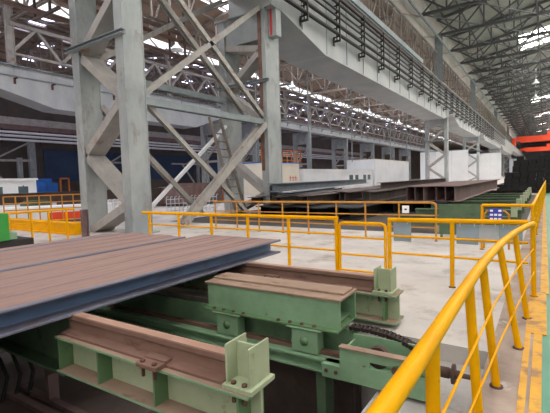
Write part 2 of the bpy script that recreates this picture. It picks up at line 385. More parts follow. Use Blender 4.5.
girder('crane girder beyond the white partition columns', -13.4, -10.8, 61.3, 93., 13., 8.97, 10.0, 5.6, 5.5)
girder('far deep bellied crane girder above the second white partition', -13.4, -10.8, 93.1, 140., 13., 8.97, 10.0, 5.6, 5.5)
girder('farthest crane girder of the middle row near the red crane', -13.4, -10.8, 140.1, 190., 13., 8.97, 10.0, 5.6, 5.5)
girder('remotest crane girder of the middle row, under the farther red crane', -13.4, -10.8, 190.1, 290., 13., 10.9, 10.9, 0, 0)

# pipes on brackets along the face
t = thing('pipe_rack', 'black pipes on brackets along the face of the white girder', 'pipes', (-10.75, 16., 0))
for z, r in ((10.4, .11), (10.92, .11), (11.4, .06), (11.75, .06), (12.2, .09), (12.55, .09)):
    MB().tube([(.32, -6 if z > 10.9 else -2, z), (.32, 130, z)], r, 8).build('pipe', 'blackpipe', t)
for k in range(24):
    y = 2.9 + 4.0*k
    b_ = MB(); b_.bar((.42, y, 10.05), (.42, y, 12.7), .08, .08); b_.bar((.22, y, 10.05), (.22, y, 12.7), .06, .06)
    for z in (10.25, 10.77, 11.3, 11.68, 12.08, 12.43): b_.bar((.0, y, z), (.46, y, z), .06, .06)
    b_.bar((0, y, 10.0), (.46, y, 10.0), .1, .1); b_.box(.0, .05, y-.1, y+.1, 9.75, 10.25)
    b_.build('bracket', 'blackpipe', t)
tag(MB().bar((-10.6, 6, 12.86), (-10.6, 150, 12.86), .1, .12).build('conductor_rail', 'darkrust'), 'rust red conductor rail above the black pipes', 'rail')
t = thing('runway_beam', 'grey green box beam running along above the black pipes', 'beam', (-10.8, 0, 0), 0, None, 'thing')
MB().box(-.2, .12, 6, 44.5, 13.42, 13.84).build('beam', 'strut', t); MB().box(-.24, .16, 44.5, 44.56, 13.38, 13.88).build('end_plate', 'strut', t)
for y in (8, 14, 20, 26, 32, 38, 44): MB().box(-.15, .05, y, y+.2, 13.06, 13.42).build('support', 'strut', t)
for x, y, zb in ((-13.2, 23.9, 3.), (-13.2, 31.2, 3.), (-13.3, 41.5, 3.5), (-13.3, 47.5, 3.5)):
    tag(MB().tube([(x, y, 8.97), (x, y, zb)], .045, 8).build('drop_pipe', 'strut'),
        {23.9: 'thin grey pipe hanging from the girder nearest the column', 31.2: 'second thin drop pipe from the column under the girder', 41.5: 'third thin drop pipe from the column under the girder', 47.5: 'farthest thin drop pipe under the girder'}[y], 'pipe')

t = thing('pipe_run', 'rust brown pipes crossing high up behind the nearest big column', 'pipes', (-15.6, 0, 0))
for z, dx, r, mt in ((9.35, 0, .12, 'rusty'), (8.85, .25, .09, 'rail'), (8.3, -.3, .1, 'rusty'), (9.9, -.6, .07, 'truss')): MB().tube([(dx, 1, z), (dx, 15.8, z)], r, 8).build('pipe', mt, t)
for y in (4.8, 8.1, 11.5, 14.8): MB().bar((-.8, y, 8.15), (1.05 if abs(y-8.1) < 1 else .5, y, 8.15), .1, .1).bar((-.7, y, 8.15), (-.7, y, 10.6), .08, .08).bar((.4, y, 8.15), (.4, y, 10.6), .08, .08).build('hanger', 'rustydark', t)
t = thing('inspection_platform', 'dark brown hanging walkway high above the upper left corner', 'platform', (-19, 0, 0))
MB().box(-1, 0, 3, 14, 12.3, 12.5).box(-.06, 0, 3, 14, 12.0, 12.7).build('deck', 'rustydark', t)
for k in range(9): MB().bar((-.03, 3.2+1.3*k, 11.), (-.03, 3.2+1.3*k, 13.7), .06, .06).build('post', 'rusty', t)
for z in (11.2, 13.1, 13.7): MB().bar((-.03, 3, z), (-.03, 14, z), .06, .06).build('rail', 'rusty', t)
# upper building columns, lattice and eaves beam on the middle row
for i, y in enumerate((60.7, 93., 140., 190.)):
    m = MB(); m.hbar((XA+.35, y, 13.05), (XA+.35, y, 21.2), .8, 1.3, .04, .05, up=(0, 1, 0))
    m.box(XA-.1, XA+.8, y-.5, y+.5, 13.05, 13.3)
    tag(m.build('upper_column', 'strut'), ('grey upper column above the girder end at the white partition', 'second grey upper column above the crane girder, further back', 'third grey upper column above the crane girder, far back', 'farthest grey upper column above the crane girder')[i], 'column', 'upper columns over the crane girder', 'thing')
m = MB().tube([(-12.1, -10, 20.3), (-12.1, 250, 20.3)], .14, 10)
tag(m.build('longitudinal_pipe', 'strut'), 'long light grey pipe running under the roof edge', 'pipe')
for i, y in enumerate([y for y in YS if y < 170]):
    m = MB(); x = -12.55
    for z in (15.2, 18.6): m.bar((x, y, z), (x, y+MOD, z), .2, .2)
    for k in range(4):
        a, c = y+MOD*k/4, y+MOD*(k+1)/4
        m.bar((x, a, 15.2), (x, c, 18.6), .1, .1) if k % 2 == 0 else m.bar((x, a, 18.6), (x, c, 15.2), .1, .1)
        m.bar((x, c, 15.2), (x, c, 18.6), .1, .1)
    m.bar((x, y, 18.6), (x, y+MOD, 21), .12, .12); m.bar((x, y, 13.1), (x, y+MOD/2, 15.2), .12, .12); m.bar((x, y+MOD, 13.1), (x, y+MOD/2, 15.2), .12, .12)
    tag(m.build('wall_lattice', 'truss'), 'steel lattice panel between upper columns above the crane girder', 'lattice', 'lattice panels above the crane girder', 'thing')

# ------------------------------------------------------------------ row B (behind), X = -38
girder('white deep bellied girder in the upper left, behind the big column', -40.4, -38., 13.6, 43.5, 12.2, 8.97, 10.4, 6.6, 5., step=3.2, ledge=11.4)
for k, (a, c) in enumerate(((43.5, 87.), (87., 140.), (140., 200.))):
    girder(['grey crane girder in the distance above the huts', 'grey distant crane girder above the far white shed', 'remotest grey crane girder of the distant row'][k], -39.6, -38., a, c, 12.2, 10.9, 10.9, 0, 0, step=4.4, ledge=11.95)
ROWB = [(43.5, 'distant grey column hidden mostly behind the ladder column'), (52., 'distant grey column left of the cream hut'), (69.5, 'distant grey two legged column right of the cream hut'),
        (87.1, 'distant grey two legged column above the white shed windows'), (104.7, 'distant grey two legged column right of the white shed'), (122.3, 'very distant grey column left of the white partition'), (140., 'very distant grey column behind the white partition'), (196., 'remotest grey column of the distant row'), (14.2, 'distant column at the far left behind the big column')]
for y, lab in ROWB:
    t = thing('crane_column', lab, 'column', (-38.9, y, 0), 0, None, 'thing')
    for a in (.5, -2.6): MB().hbar((a, 0, 0), (a, 0, 10.9), .7, .8, .04, .06, up=(0, 1, 0)).build('leg', 'steel', t)
    MB().box(-3, .9, -.2, .2, 8.6, 10.9).build('cap_plate', 'steel', t)
    for p, q in (((-2.6, 0, 4.7), (.5, 0, 4.7)), ((-2.6, 0, 4.7), (.5, 0, 7.8)), ((-2.6, 0, 4.7), (.5, 0, 1.6))): MB().bar(p, q, .25, .3).build('brace', 'brace', t)
for i, y in enumerate([y for y in YS if y < 170]):
    m = MB(); x = -38.1
    m.hbar((x, y, 12.25), (x, y, 18), .4, .6, .03, .04, up=(0, 1, 0))
    m.bar((x, y, 15.8), (x, y+MOD, 15.8), .3, .3); m.bar((x, y, 13.3), (x, y+MOD, 13.3), .2, .2)
    for k in range(4):
        a, c = y+MOD*k/4, y+MOD*(k+1)/4
        m.bar((x, a, 13.3), (x, c, 15.8), .24, .24) if k % 2 == 0 else m.bar((x, a, 15.8), (x, c, 13.3), .24, .24)
    tag(m.build('wall_lattice', 'brace'), 'grey lattice panel above the distant crane girder', 'lattice', 'lattice panels above the distant girder', 'thing')
tag(MB().box(-38.6, -38.5, 43, 160, 12.3, 13.1).build('guard_rail_band', 'rusty'), 'rust brown guard band along the top of the distant girder', 'guard')

# ------------------------------------------------------------------ row C (farthest left)
t = thing('pipe_bridge', 'white pipes and brown beam high along the far blue wall', 'pipes', (-61.5, 0, 0))
MB().box(-.6, 0, 8, 160, 10.6, 11.6).build('beam', 'brace', t); MB().box(-.5, -.1, 8, 160, 9.9, 10.6).build('beam', 'rusty', t)
for z in (9.5, 9.0, 8.45): MB().tube([(.2, 8, z), (.2, 160, z)], .17, 8).build('pipe', 'white', t)
for k in range(30): MB().bar((.2, 10+5*k, 8.0), (.2, 10+5*k, 9.9), .12, .12).build('hanger', 'black', t)
for y, lab in ((28.8, 'far left pale column beside the blue machine'), (46.4, 'far pale column behind the big column leg'), (64., 'distant pale column left of the ladder against blue wall'), (11.2, 'pale column at the left picture edge'), (81.6, 'distant pale column right of the ladder')):
    t = thing('wall_column', lab, 'column', (-61.6, y, 0), 0, None, 'thing')
    MB().hbar((0, 0, 0), (0, 0, 8.4), .7, .8, .05, .06, up=(0, 1, 0)).build('shaft', 'steel', t); MB().hbar((0, -1.7, 0), (0, -1.7, 6), .5, .6, .05, .06, up=(0, 1, 0)).build('shaft', 'steel', t)
    MB().bar((0, -9, 5.6), (0, 0, 5.6), .25, .3).build('brace', 'brace', t); MB().bar((0, -5, 5.6), (0, -.3, 8.2), .2, .2).build('brace', 'brace', t); MB().bar((0, -6, 5.4), (0, -2, .5), .25, .25).build('brace', 'brace', t)
t = thing('blue_machine', 'blue machine with orange frame below the far blue wall', 'machine', (-58, 26.9, 0))
MB().box(-1, 1, -.6, 2.2, 0, 2.9).box(-.6, .6, 2.2, 3.2, .4, 2.3).build('body', 'blue', t, bevel=.08)
MB().lathe((1.0, .6, 1.6), [(.9, 0), (.9, .3), (.4, .35)], 20, 'x').build('drum', 'blue', t)
m = MB(); [m.box(.6, .8, y, y+.2, 0, 3.) for y in (3.4, 4.6)]; m.box(.6, .8, 3.4, 4.8, 2.8, 3.); m.build('frame', 'orange', t)
tag(MB().box(-60.6, -59, 36, 46, 0, 3.4).box(-60.7, -58.9, 35.9, 46.1, 3.4, 3.55).build('steel_cabin', 'strut'), 'grey steel cabin right of the blue machine', 'cabin')

# ------------------------------------------------------------------ pendant lamps
t0 = None
LAMPS = [(-26, 24.4, 'white pendant lamp above the crossed bracing'), (-26, 43.2, 'white pendant lamp nearest the girder soffit, right of the column'), (-26, 69.5, 'third white pendant lamp from the column, below the girder'), (-26, 87.1, 'farthest white pendant lamp below the girder'), (-20.5, 43.2, 'white pendant lamp close to the second drop pipe')]
for x, y, lab in LAMPS:
    if t0 is None:
        t0 = thing('pendant_lamp', lab, 'lamp', (x, y, 13.0), 0, 'pendant lamps under the brown trusses')
        MB().tube([(0, 0, .75), (0, 0, 3.0)], .025, 6).build('rod', 'white', t0)
        MB().lathe((0, 0, 0), [(.52, 0), (.5, .04), (.3, .3), (.14, .48), (.14, .8), (.05, .85)], 20).build('lamp_shade', 'white', t0)
        MB().lathe((0, 0, .02), [(.12, 0), (.2, .08), (.1, .25)], 12).build('bulb', 'bulb', t0)
    else: dup(t0, (x, y, 13.0), lab, group='pendant lamps under the brown trusses')
dup(t0, (-1.6, 96, 19.2), 'small white pendant lamp in the walkway nave, far upper right', group='pendant lamps of the walkway nave').scale = (1.3, 1.3, 1)
dup(t0, (-1.9, 113.6, 19.2), 'smaller white pendant lamp just below the first in the walkway nave', group='pendant lamps of the walkway nave').scale = (1.3, 1.3, 1)

# ------------------------------------------------------------------ red cranes
for y, lab, z in ((198, 'nearer red overhead crane spanning the walkway nave', 14.), (262, 'farther red overhead crane below the first', 12.6)):
    t = thing('overhead_crane', lab, 'crane', (2.8, y, z))
    for dy in (0, 4.5):
        MB().prism([(dy-.8, .5), (dy+.8, .5), (dy+.8, 2.7), (dy-.8, 2.7)], -11.5, 12).box(-12.8, -11.5, dy-.8, dy+.8, 1.2, 2.7).build('main_beam', 'red', t)
    MB().box(-14.2, -13.2, -2.5, 7, 13.07-z, 2.).box(-13.2, -12.7, -.8, 5.3, 1.2, 2.).build('end_carriage', 'red', t); MB().box(-2, 3, -.5, 5, 2.7, 4.2).build('trolley', 'red', t)

# ------------------------------------------------------------------ foreground beams
H0, H1 = .55, .762
def flat_beam(name, label, xr, y0, y1, z0, h, b, group, mats=('beamblue', 'beamtop', 'beamedge'), lip=0):
    m = MB()
    if lip: m.m = 2; m.tube([(-.012, 0, h-.013), (-.012, y1-y0, h-.013)], .02, 10); m.m = 0; m.mi = [2]*len(m.mi)
    if lip > 1: n0 = len(m.mi); m.tube([(-b+.012, 0, h-.013), (-b+.012, y1-y0, h-.013)], .02, 10); m.mi = [2]*len(m.mi)
    #        order of the 12 section faces
    mis = [2, 2, 0, 2, 2, 1, 2, 2, 0, 2, 2, 0]
    m.hbar((-b/2, 0, h/2), (-b/2, y1-y0, h/2), b, h, .016, .026, mis=mis)
    o = m.build(name, list(mats), bevel=.006, loc=(xr, y0, z0)); return tag(o, label, 'steel beam', group)
NTH = ['front', 'second', 'third', 'fourth']
for k in range(4):
    flat_beam('steel_beam', f'{NTH[k]} rust topped steel beam of the near flat bundle, counted from the green rails', -3.46-.412*k, -5., 5.25, H0, H1-H0, .396, 'beams of the near flat bundle', lip=1 if k == 0 else 0)
for k in range(4):
    flat_beam('steel_beam', f'{NTH[k]} rust topped steel beam of the flat bundle behind the seam', -5.20-.39*k, -5., 4.88+.05*(k % 2), H0, H1-H0, .374, 'beams of the flat bundle behind the seam', lip=1 if k == 0 else 0)
flat_beam('steel_beam', 'narrow rust topped beam farthest back on the transfer bed', -6.80, -5., 4.7, H0, H1-H0, .3, None, lip=1)

# ------------------------------------------------------------------ skids (green girders with rails)
def rail_section(): return [(-.11, 0), (-.11, .02), (-.03, .035), (-.025, .112), (-.05, .128), (-.05, .165), (-.042, .173), (.042, .173), (.05, .165), (.05, .128), (.025, .112), (.03, .035), (.11, .02), (.11, 0)]
def skid(label, loc, rz, xl, xr, stiff, clips, pale, railx):
    # local: x along the rail, z 0 = underside of the rail (girder top); end stop ends at x = 0
    t = thing('skid_girder', label, 'skid girder', loc, rz)
    g = MB(); g.box(xl, xr, -.155, .155, -.022, 0); g.box(xl, xr, -.155, .155, -.325, -.303); g.box(xl, xr, -.012, .012, -.303, -.022, )
    g.mi = [1 if i % 6 == 1 else 0 for i in range(len(g.f))]
    for i in range(12, 18): g.mi[i] = 2
    g.build('girder', ['green', 'dustbrown', pale], t, bevel=.003)
    for x in stiff:
        s = MB()
        for sy in (-1, 1):
            a, b_ = sorted((sy*.012, sy*.14)); s.box(x-.008, x+.008, a, b_, -.303, -.022)
        s.build('stiffener', 'midgreen', t)
    m = MB(); sec = rail_section()
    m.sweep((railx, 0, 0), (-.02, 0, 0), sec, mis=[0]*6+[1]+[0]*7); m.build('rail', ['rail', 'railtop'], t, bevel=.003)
    for x in clips:
        for sy in (-1,):
            c = MB(); c.box(x-.105, x+.105, -.205, -.06, .004, .036); c.box(x-.105, x+.105, -.12, -.045, .036, .05); cl = c.build('rail_clip', 'rail', t, bevel=.004)
            for dx in (-.06, .06):
                bm_ = MB(); bm_.lathe((x+dx, -.175, -.07), [(.013, 0), (.013, .104), (.019, .104), (.019, .12), (.012, .124)], 8)
                bm_.build('bolt', 'bolt', cl)
    e = MB(); e.box(-.0, .23, -.14, .13, .0, .03); e.box(.01, .024, -.11, .11, .03, .28); e.box(.19, .204, -.11, .11, .03, .28); e.box(.024, .19, -.005, .01, .03, .265)
    es = e.build('end_stop', 'palegreen', t, bevel=.003)
    for dx in (.065, .15):
        b2 = MB(); b2.lathe((dx, -.1, -.09), [(.015, 0), (.015, .03), (.012, .03), (.012, .12), (.018, .12), (.018, .136), (.01, .14)], 8); b2.build('bolt', 'bolt', es)
    return t
skid('nearer green skid girder with rusty rail and bolted end stop', (-1.69, 1.97, .393), math.radians(2), -1.88, .21, (-1.86, -1.3, -.64, .12), (-.64,), 'palegreen', -1.86)
skid('farther green skid girder with rusty rail, behind the transfer carriage', (-1.61, 4.44, .385), math.radians(.5), -5.4, .27, (-4, -3, -2, -1, .13), (-1.4,), 'palegreen', -5.4)
t = thing('support_girder', 'dark green girder under the flat beam bundles', 'girder', (-3.75, 2.05, 0), math.radians(2), None, 'thing')
MB().hbar((-3.6, 0, .27), (0, 0, .22), .3, .62, .02, .03).build('girder', 'darkgreen', t)
t = thing('light_blocker', 'unseen dark green light blocker added under the flat beam bundles', 'table', (-4, 0, 0))  # unseen, added only to block light from under the beams
MB().box(-4.2, .1, -3, 1.4, .42, .545).build('top', 'darkgreen', t)
for x in (-4.1, -.1): MB().box(x-.1, x+.1, -3, .55, 0, .42).build('side_panel', 'darkgreen', t)
MB().box(-4.2, .1, .45, .55, 0, .42).build('front_panel', 'darkgreen', t)
t = thing('concrete_pier', 'pale concrete pier below the nearer bolted end stop', 'pier', (-1.72, 2.0, 0), 0, None, 'thing')
MB().box(-.18, .2, -.12, .2, -1.5, -.06).build('pier', 'pitwall', t, bevel=.01); MB().box(-.16, .18, -.13, .18, -.06, .014).build('bearing_plate', 'darkrust', t)
t = thing('pit_shade_plate', 'dark plate for the shade on the pit wall under the lower track', 'plate', (-3.9, 4.1, -1.5), 0, None, 'thing')  # dark plate stands in for shade on the concrete pit wall
MB().box(-2.5, 2.2, 0, .06, 0, 1.44).build('plate', 'rustydark', t)
for x in (-2., -.6, .8, 2.1): MB().box(x-.05, x+.05, -.06, 0, 0, 1.44).build('rib', 'rustydark', t)

# ------------------------------------------------------------------ transfer carriage between the skids
R2 = math.radians(2)
t = thing('transfer_carriage', 'green box carriage with rusty top plate between the two skid rails', 'carriage', (-1.70, 3.5, 0), R2)
MB().box(-1.63, .06, 0, .025, .22, .5).build('front_plate', 'green', t, bevel=.003)
MB().box(-1.63, .06, .41, .435, .22, .5).build('back_plate', 'green', t, bevel=.003)
MB().box(-1.63, .0, .025, .41, .24, .26).box(-1.55, -1.53, .03, .41, .26, .5).build('inner_plate', 'green', t)
tp = MB(); tp.box(-1.66, .075, -.02, .455, .5, .522); tp.box(-1.66, .045, .14, .40, .522, .545); tp.build('top_plate', 'dustbrown', t, bevel=.004)
fl = MB().box(-1.66, .06, -.07, .5, .2, .222).build('bottom_flange', 'midgreen', t, bevel=.003)
for x in (-1.5, -1.36, -1.22, -1.08, -.62, -.48, -.34, -.2):
    MB().lathe((x, -.045, .222), [(.022, 0), (.022, .016), (.012, .02)], 6).build('bolt', 'bolt', fl)
for x0 in (-1.46, -.46):
    h = MB(); h.box(x0-.05, x0+.35, -.08, .10, .18, .2); h.box(x0, x0+.3, -.06, .09, -.06, .18)
    hs = h.build('wheel_housing', 'green', t, bevel=.02)
    MB().lathe((x0+.15, -.06, .06), [(.045, 0), (.045, .01), (.028, .012), (.028, .018), (.012, .02)], 18, 'y').build('hub', 'midgreen', hs)
tr = MB()
t = thing('lower_track', 'low green track beam with rusty rail under the carriage wheels', 'track', (-1.55, 3.5, 0), R2)
MB().box(-4.4, .0, -.1, .2, -.2, -.18).box(-4.4, .0, -.02, .02, -.18, -.09).box(-4.4, 0, -.1, .16, -.09, -.07).build('track_beam', 'green', t)
MB().box(-4.4, -.05, .01, .07, -.07, -.03).build('rail', 'rail', t)
MB().box(-4.4, .0, .25, .27, -.2, .14).build('back_plate', 'green', t)
jb = MB().box(-.22, -.02, -.16, -.02, -.2, -.07).build('joint_block', 'green', t, bevel=.004)
for x in (-.17, -.07): MB().lathe((x, -.16, -.13), [(.02, 0), (.02, .014)], 6, 'y').build('bolt', 'bolt', jb)
for x in (-.3, -2., -3.4): MB().box(x-.05, x+.05, -.02, .18, -1.5, -.2).build('post', 'darkgreen', t)

t = thing('chain_tensioner', 'green end box with slotted plate and chain tension screw', 'chain tensioner', (-1.53, 3.24, 0), R2)
f = MB(); f.box(0, .78, 0, .02, -.14, .03); f.box(0, .28, 0, .02, .03, .17); f.box(.28, .78, 0, .02, .085, .17); f.build('front_plate', 'green', t, bevel=.003)
MB().box(0, .78, .36, .38, -.14, .17).build('back_plate', 'green', t, bevel=.003)
MB().box(0, .02, .02, .36, -.14, .12).box(0, .78, .02, .36, -.14, -.12).build('inner_plate', 'green', t)
MB().box(0, .78, -.02, .06, .17, .182).build('top_flange', 'dustbrown', t)
sp = MB().lathe((.52, .06, .06), [(.05, 0), (.05, .06)], 14, 'y').build('shaft', 'darkrust', t)
MB().lathe((.3, .2, .06), [(.1, -.03), (.1, .03)], 18, 'y').build('sprocket', 'darkrust', t)
sc_ = MB(); sc_.tube([(.42, .18, .06), (1.06, .18, .06)], .02, 10); sc_.build('screw', 'darkrust', t)
MB().lathe((.78, .18, .06), [(.045, 0), (.045, .12), (.04, .12), (.04, .14), (.08, .14), (.08, .165), (.035, .165), (.035, .2)], 16, 'x').build('nut', 'darkrust', t)
# chain: individual links
t = thing('roller_chain', 'oily black roller chain running from the carriage to the tensioner', 'chain', (-1.6, 3.62, 0), R2)
pts = [(.0, .1, .19), (.2, .08, .2), (.38, .06, .19), (.55, .03, .16), (.68, .0, .12), (.76, -.02, .06)]
def along(t_):
    seg = t_*(len(pts)-1); i = min(int(seg), len(pts)-2); return Vector(pts[i]).lerp(Vector(pts[i+1]), seg-i)
for k in range(22):
    a, b_ = along(k/22), along((k+1)/22); w = .05 if k % 2 else .036
    m = MB(); [m.bar(a+Vector((0, s*w, 0)), b_+Vector((0, s*w, 0)), .012, .035) for s in (-1, 1)]
    m.tube([a+Vector((0, -.06, 0)), a+Vector((0, .06, 0))], .02, 8); m.build('link', 'chain', t)

# dark pit things at lower left
t = thing('machine_bed', 'dark steel bed low in the pit at the lower left', 'machine bed', (-5.0, 2.2, -1.5), R2)
MB().box(-1.5, 1.6, -1.2, .6, 0, .82).build('body', 'rustydark', t, bevel=.01)
MB().box(-.1, 1.2, -.28, -.2, .82, .87).box(-.1, 1.2, -.12, -.05, .82, .87).build('slide_rail', 'rusty', t)
t = thing('angle_bracket', 'small upright steel plate bracket on the dark bed', 'bracket', (-4.62, 2.2, -.68), R2)
MB().box(-.13, .13, 0, .012, 0, .3).box(.118, .13, -.1, .0, 0, .32).build('plate', 'rusty', t)
for k in range(5):
    y = 1.5+.12*k
    pts_ = [(-5.6+.05*k, y, -.2), (-5.35+.05*k, y+.15, -.18+.04*k), (-5.15+.04*k, y+.2, -.45), (-5.1+.05*k, y+.1, -.68)]
    tag(MB().tube(pts_, .022, 8).build('cable', 'black'), ['black cable drooping lowest at the left edge of the pit', 'second black cable of the drooping bunch by the pit edge', 'middle black cable of the drooping bunch in the pit', 'fourth black cable of the drooping bunch in the pit', 'black cable of the bunch closest to the upright bracket'][k], 'cable', 'cables drooping in the pit')

# ------------------------------------------------------------------ railings
def railing(label, loc, top, mids, posts, mt, rt=.035, rm=.018, rp=.032, extra=None, name='railing'):
    t = thing(name, label, 'railing', loc)
    MB().tube(top, rt, 14).build('top_rail', mt, t)
    for p in mids: MB().tube(p, rm, 10).build('mid_rail', mt, t)
    for (a, b_) in posts:
        p = MB().tube([a, b_], rp, 12).build('post', mt, t)
        MB().lathe(a, [(rp*1.6, 0), (rp*1.6, .01), (rp, .012)], 12).build('foot_plate', 'darkrust', p)
    return t
# near curved railing beside the walkway
top = [(-.40, -1.2, 1.), (-.395, .6, 1.), (-.39, 1.5, 1.), (-.395, 2.33, 1.), (-.395, 3.2, 1.), (-.38, 3.9, 1.), (-.345, 4.6, 1.), (-.28, 5.4, 1.), (-.2, 6.0, 1.), (-.12, 6.4, 1.)]
m1 = [(-.36, -1.2, .68), (-.35, 1.73, .68), (-.31, 3.55, .68), (-.22, 5., .68), (-.11, 6.4, .66)]
m2 = [(-.34, -1.2, .36), (-.335, 2.36, .36), (-.27, 3.7, .36), (-.2, 4.8, .36), (-.1, 6.4, .35)]
posts = [((-.39, .5, 0), (-.395, .5, 1.)), ((-.385, 1.75, 0), (-.39, 1.75, 1.)), ((-.33, 2.78, 0), (-.395, 2.78, 1.)), ((-.3, 3.52, 0), (-.4, 3.5, 1.)), ((-.19, 4.42, 0), (-.355, 4.4, 1.)), ((-.15, 5.39, 0), (-.28, 5.4, 1.)), ((-.1, 6.4, 0), (-.12, 6.4, 1.))]
railing('near yellow pipe railing running beside the green walkway', (0, 0, .004), top, [m1, m2], posts, 'yellow', .036, .008, .031)
# long yellow railing behind the skids
t = railing('long yellow pipe railing across the concrete behind the green skids', (0, 6.4, 0), [(-8.3, 0, 1.), (-3.0, 0, 1.)], [[(-8.1, 0, .72), (-3.03, 0, .72)], [(-8.1, 0, .43), (-3.03, 0, .43)]],
            [((x, 0, 0), (x, 0, 1.)) for x in (-8.05, -7.02, -6., -5., -4.02, -3.03)], 'yellow')
railing('yellow pipe railing right of the low gate, blue boards hanging on it', (0, 6.42, 0), [(-2.11, 0, 1.), (-.17, 0, 1.02)], [[(-2.09, 0, .74), (-.17, 0, .74)], [(-2.09, 0, .46), (-.17, 0, .46)]],
        [((x, 0, 0), (x, 0, 1.)) for x in (-2.09, -1.14)], 'yellow')
t = thing('railing_gate', 'low yellow gate with rounded corners in the railing', 'gate', (-2.56, 6.4, 0))
MB().tube([(-.41, 0, .08), (-.41, 0, .86), (-.39, 0, .91), (-.34, 0, .93), (.34, 0, .93), (.39, 0, .91), (.41, 0, .86), (.41, 0, .08)], .026, 12).build('frame', 'yellow', t)
for z in (.68, .38, .1): MB().tube([(-.41, 0, z), (.41, 0, z)], .018, 10).build('crossbar', 'yellow', t)
# railing B, faded
railing('faded orange railing in front of the steel stacks', (0, 10.8, 0), [(-10., 0, 1.), (-2.4, 0, 1.), (-2.32, 0, .97), (-2.3, 0, .9)], [[(-10, 0, .66), (-2.3, 0, .66)], [(-10, 0, .34), (-2.3, 0, .34)]],
        [((x, 0, 0), (x, 0, .99 if x < -2.4 else .9)) for x in (-9.9, -8.9, -7.95, -7., -6.05, -5.1, -4.2, -3.25, -2.3)], 'oldyellow', .03, .018, .026)
# railing C, along the walkway further on
railing('yellow railing continuing far along the walkway past the blue sign', (-.2, 10., 0), [(-.95, 0, 1.), (-.05, 0, 1.), (0, .1, 1.), (.45, 45, 1.)], [[(-.95, 0, .6), (0, 0, .6), (.45, 45, .6)], [(0, 0, .3), (.45, 45, .3)]],
        [((-.95, 0, 0), (-.95, 0, 1.))] + [((.45*k/30, 1.5*k, 0), (.45*k/30, 1.5*k, 1.)) for k in range(31)], 'yellow', .035, .018, .03)
t = thing('railing_gate', 'small yellow round cornered gate frame behind the blue sign', 'gate', (-.86, 9.9, 0))
MB().tube([(-.24, 0, .05), (-.24, 0, .8), (-.18, 0, .88), (.16, 0, .88), (.24, 0, .8), (.24, 0, .05)], .022, 10).build('frame', 'oldyellow', t)
MB().tube([(-.24, 0, .45), (.24, 0, .45)], .016, 8).build('crossbar', 'oldyellow', t)
# railing at the far left
railing('short yellow railing at the left, in front of the yellow beam', (-12.75, 0, 0), [(0, 4., 1.), (.08, 7.1, .98)], [[(0, 4., .66), (.06, 7.0, .66)]],
        [((.02*k, y, 0), (.02*k, y, .99)) for k, y in enumerate((4.4, 5.2, 5.8, 6.3, 6.85))], 'yellow')
tag(MB().hbar((-12.25, 7.2, 0), (-12.25, 7.2, .95), .16, .18, .012, .016).build('rusty_post', 'rusty'), 'short rusty steel post beside the big left column leg', 'post')

# boards on the railing
for x0, x1, z0, z1, mt, lab in ((-2.04, -1.76, .65, .97, 'panelblue', 'blue grey board hanging on the railing right of the gate'), (-1.09, -.79, .66, .96, 'panelblue', 'leftmost of three boards near the railing corner'), (-.785, -.53, .70, .96, 'panelpale', 'pale middle board of three near the railing corner'), (-.525, -.24, .70, .965, 'panelblue', 'rightmost of three boards near the railing corner')):
    t = thing('notice_board', lab, 'board', ((x0+x1)/2, 6.365 if False else 6.47, z0), 0, 'boards hanging on the railing')
    w = (x1-x0)/2
    MB().box(-w, w, 0, .012, 0, z1-z0).build('panel', mt, t)
    MB().box(-w*.7, -w*.6, -.06, 0, z1-z0-.03, z1-z0+.03).box(w*.6, w*.7, -.06, 0, z1-z0-.03, z1-z0+.03).build('hook', 'panelpale', t)
t = thing('safety_sign', 'small blue and white notice sign on the yellow gate', 'sign', (-.87, 9.84, .66))
MB().box(-.13, .13, 0, .015, 0, .28).build('board', 'signblue', t)
m = MB(); [m.box(-.11+.08*i, -.05+.08*i, -.004, 0, .03+.09*j, .075+.09*j) for i in range(3) for j in range(3) if (i, j) != (1, 2)]; m.build('marking', 'signwhite', t)
t = thing('safety_sign', 'tiny white notice plate on the faded orange railing', 'sign', (-3.06, 10.75, .72))
MB().box(-.09, .09, 0, .012, 0, .2).build('board', 'signwhite', t); MB().box(-.03, .03, -.004, 0, .08, .12).build('marking', 'black', t)

# ------------------------------------------------------------------ steel stock behind the railings
def stock_beam(label, loc, rz, L, h, b, tf, group, mt='rusty', tip=0, name='stock_beam'):
    m = MB(); m.hbar((0, 0, h/2), (0, L, h/2), b, h, tf*.7, tf)
    o = m.build(name, mt, loc=loc); o.rotation_euler = (0, tip, rz); return tag(o, label, 'steel beam', group)
struct('floor_shade', MB().box(-14, -.5, 12.2, 36, 0, .005), 'stockshade')  # dark sheet paints the shade below the steel stock
# skids carrying the stock
for k in range(7):
    y = 12.6+2.4*k
    t = thing('stock_skid', ['green stock skid closest to the faded railing', 'second green stock skid from the faded railing', 'third green stock skid from the faded railing', 'fourth green stock skid from the faded railing', 'fifth green stock skid from the faded railing', 'sixth green stock skid from the faded railing', 'farthest green stock skid, close to the dark stack'][k], 'skid', (-.6, y, 0), 0, 'green skids under the steel stock')
    MB().hbar((-3.3, 0, .36), (0, 0, .36), .2, .3, .03, .04).build('cross_beam', 'darkgreen', t)
    MB().box(-.14, .0, -.12, .12, .51, .86).build('end_upright', 'palegreen', t)
    for x in (-.2, -1.1, -2.0, -3.1): MB().hbar((x, 0, 0), (x, 0, .21), .2, .24, .02, .03).build('leg', 'palegreen', t)
t = thing('green_barrier', 'low green steel panel between the faded and the yellow railing', 'panel', (-1.85, 11.5, 0))
MB().box(-.52, .52, 0, .02, .1, .92).build('plate', 'darkgreen', t); MB().box(-.5, -.44, .02, .08, 0, .9).build('leg', 'midgreen', t); MB().box(.44, .5, .02, .08, 0, .9).build('leg', 'midgreen', t)
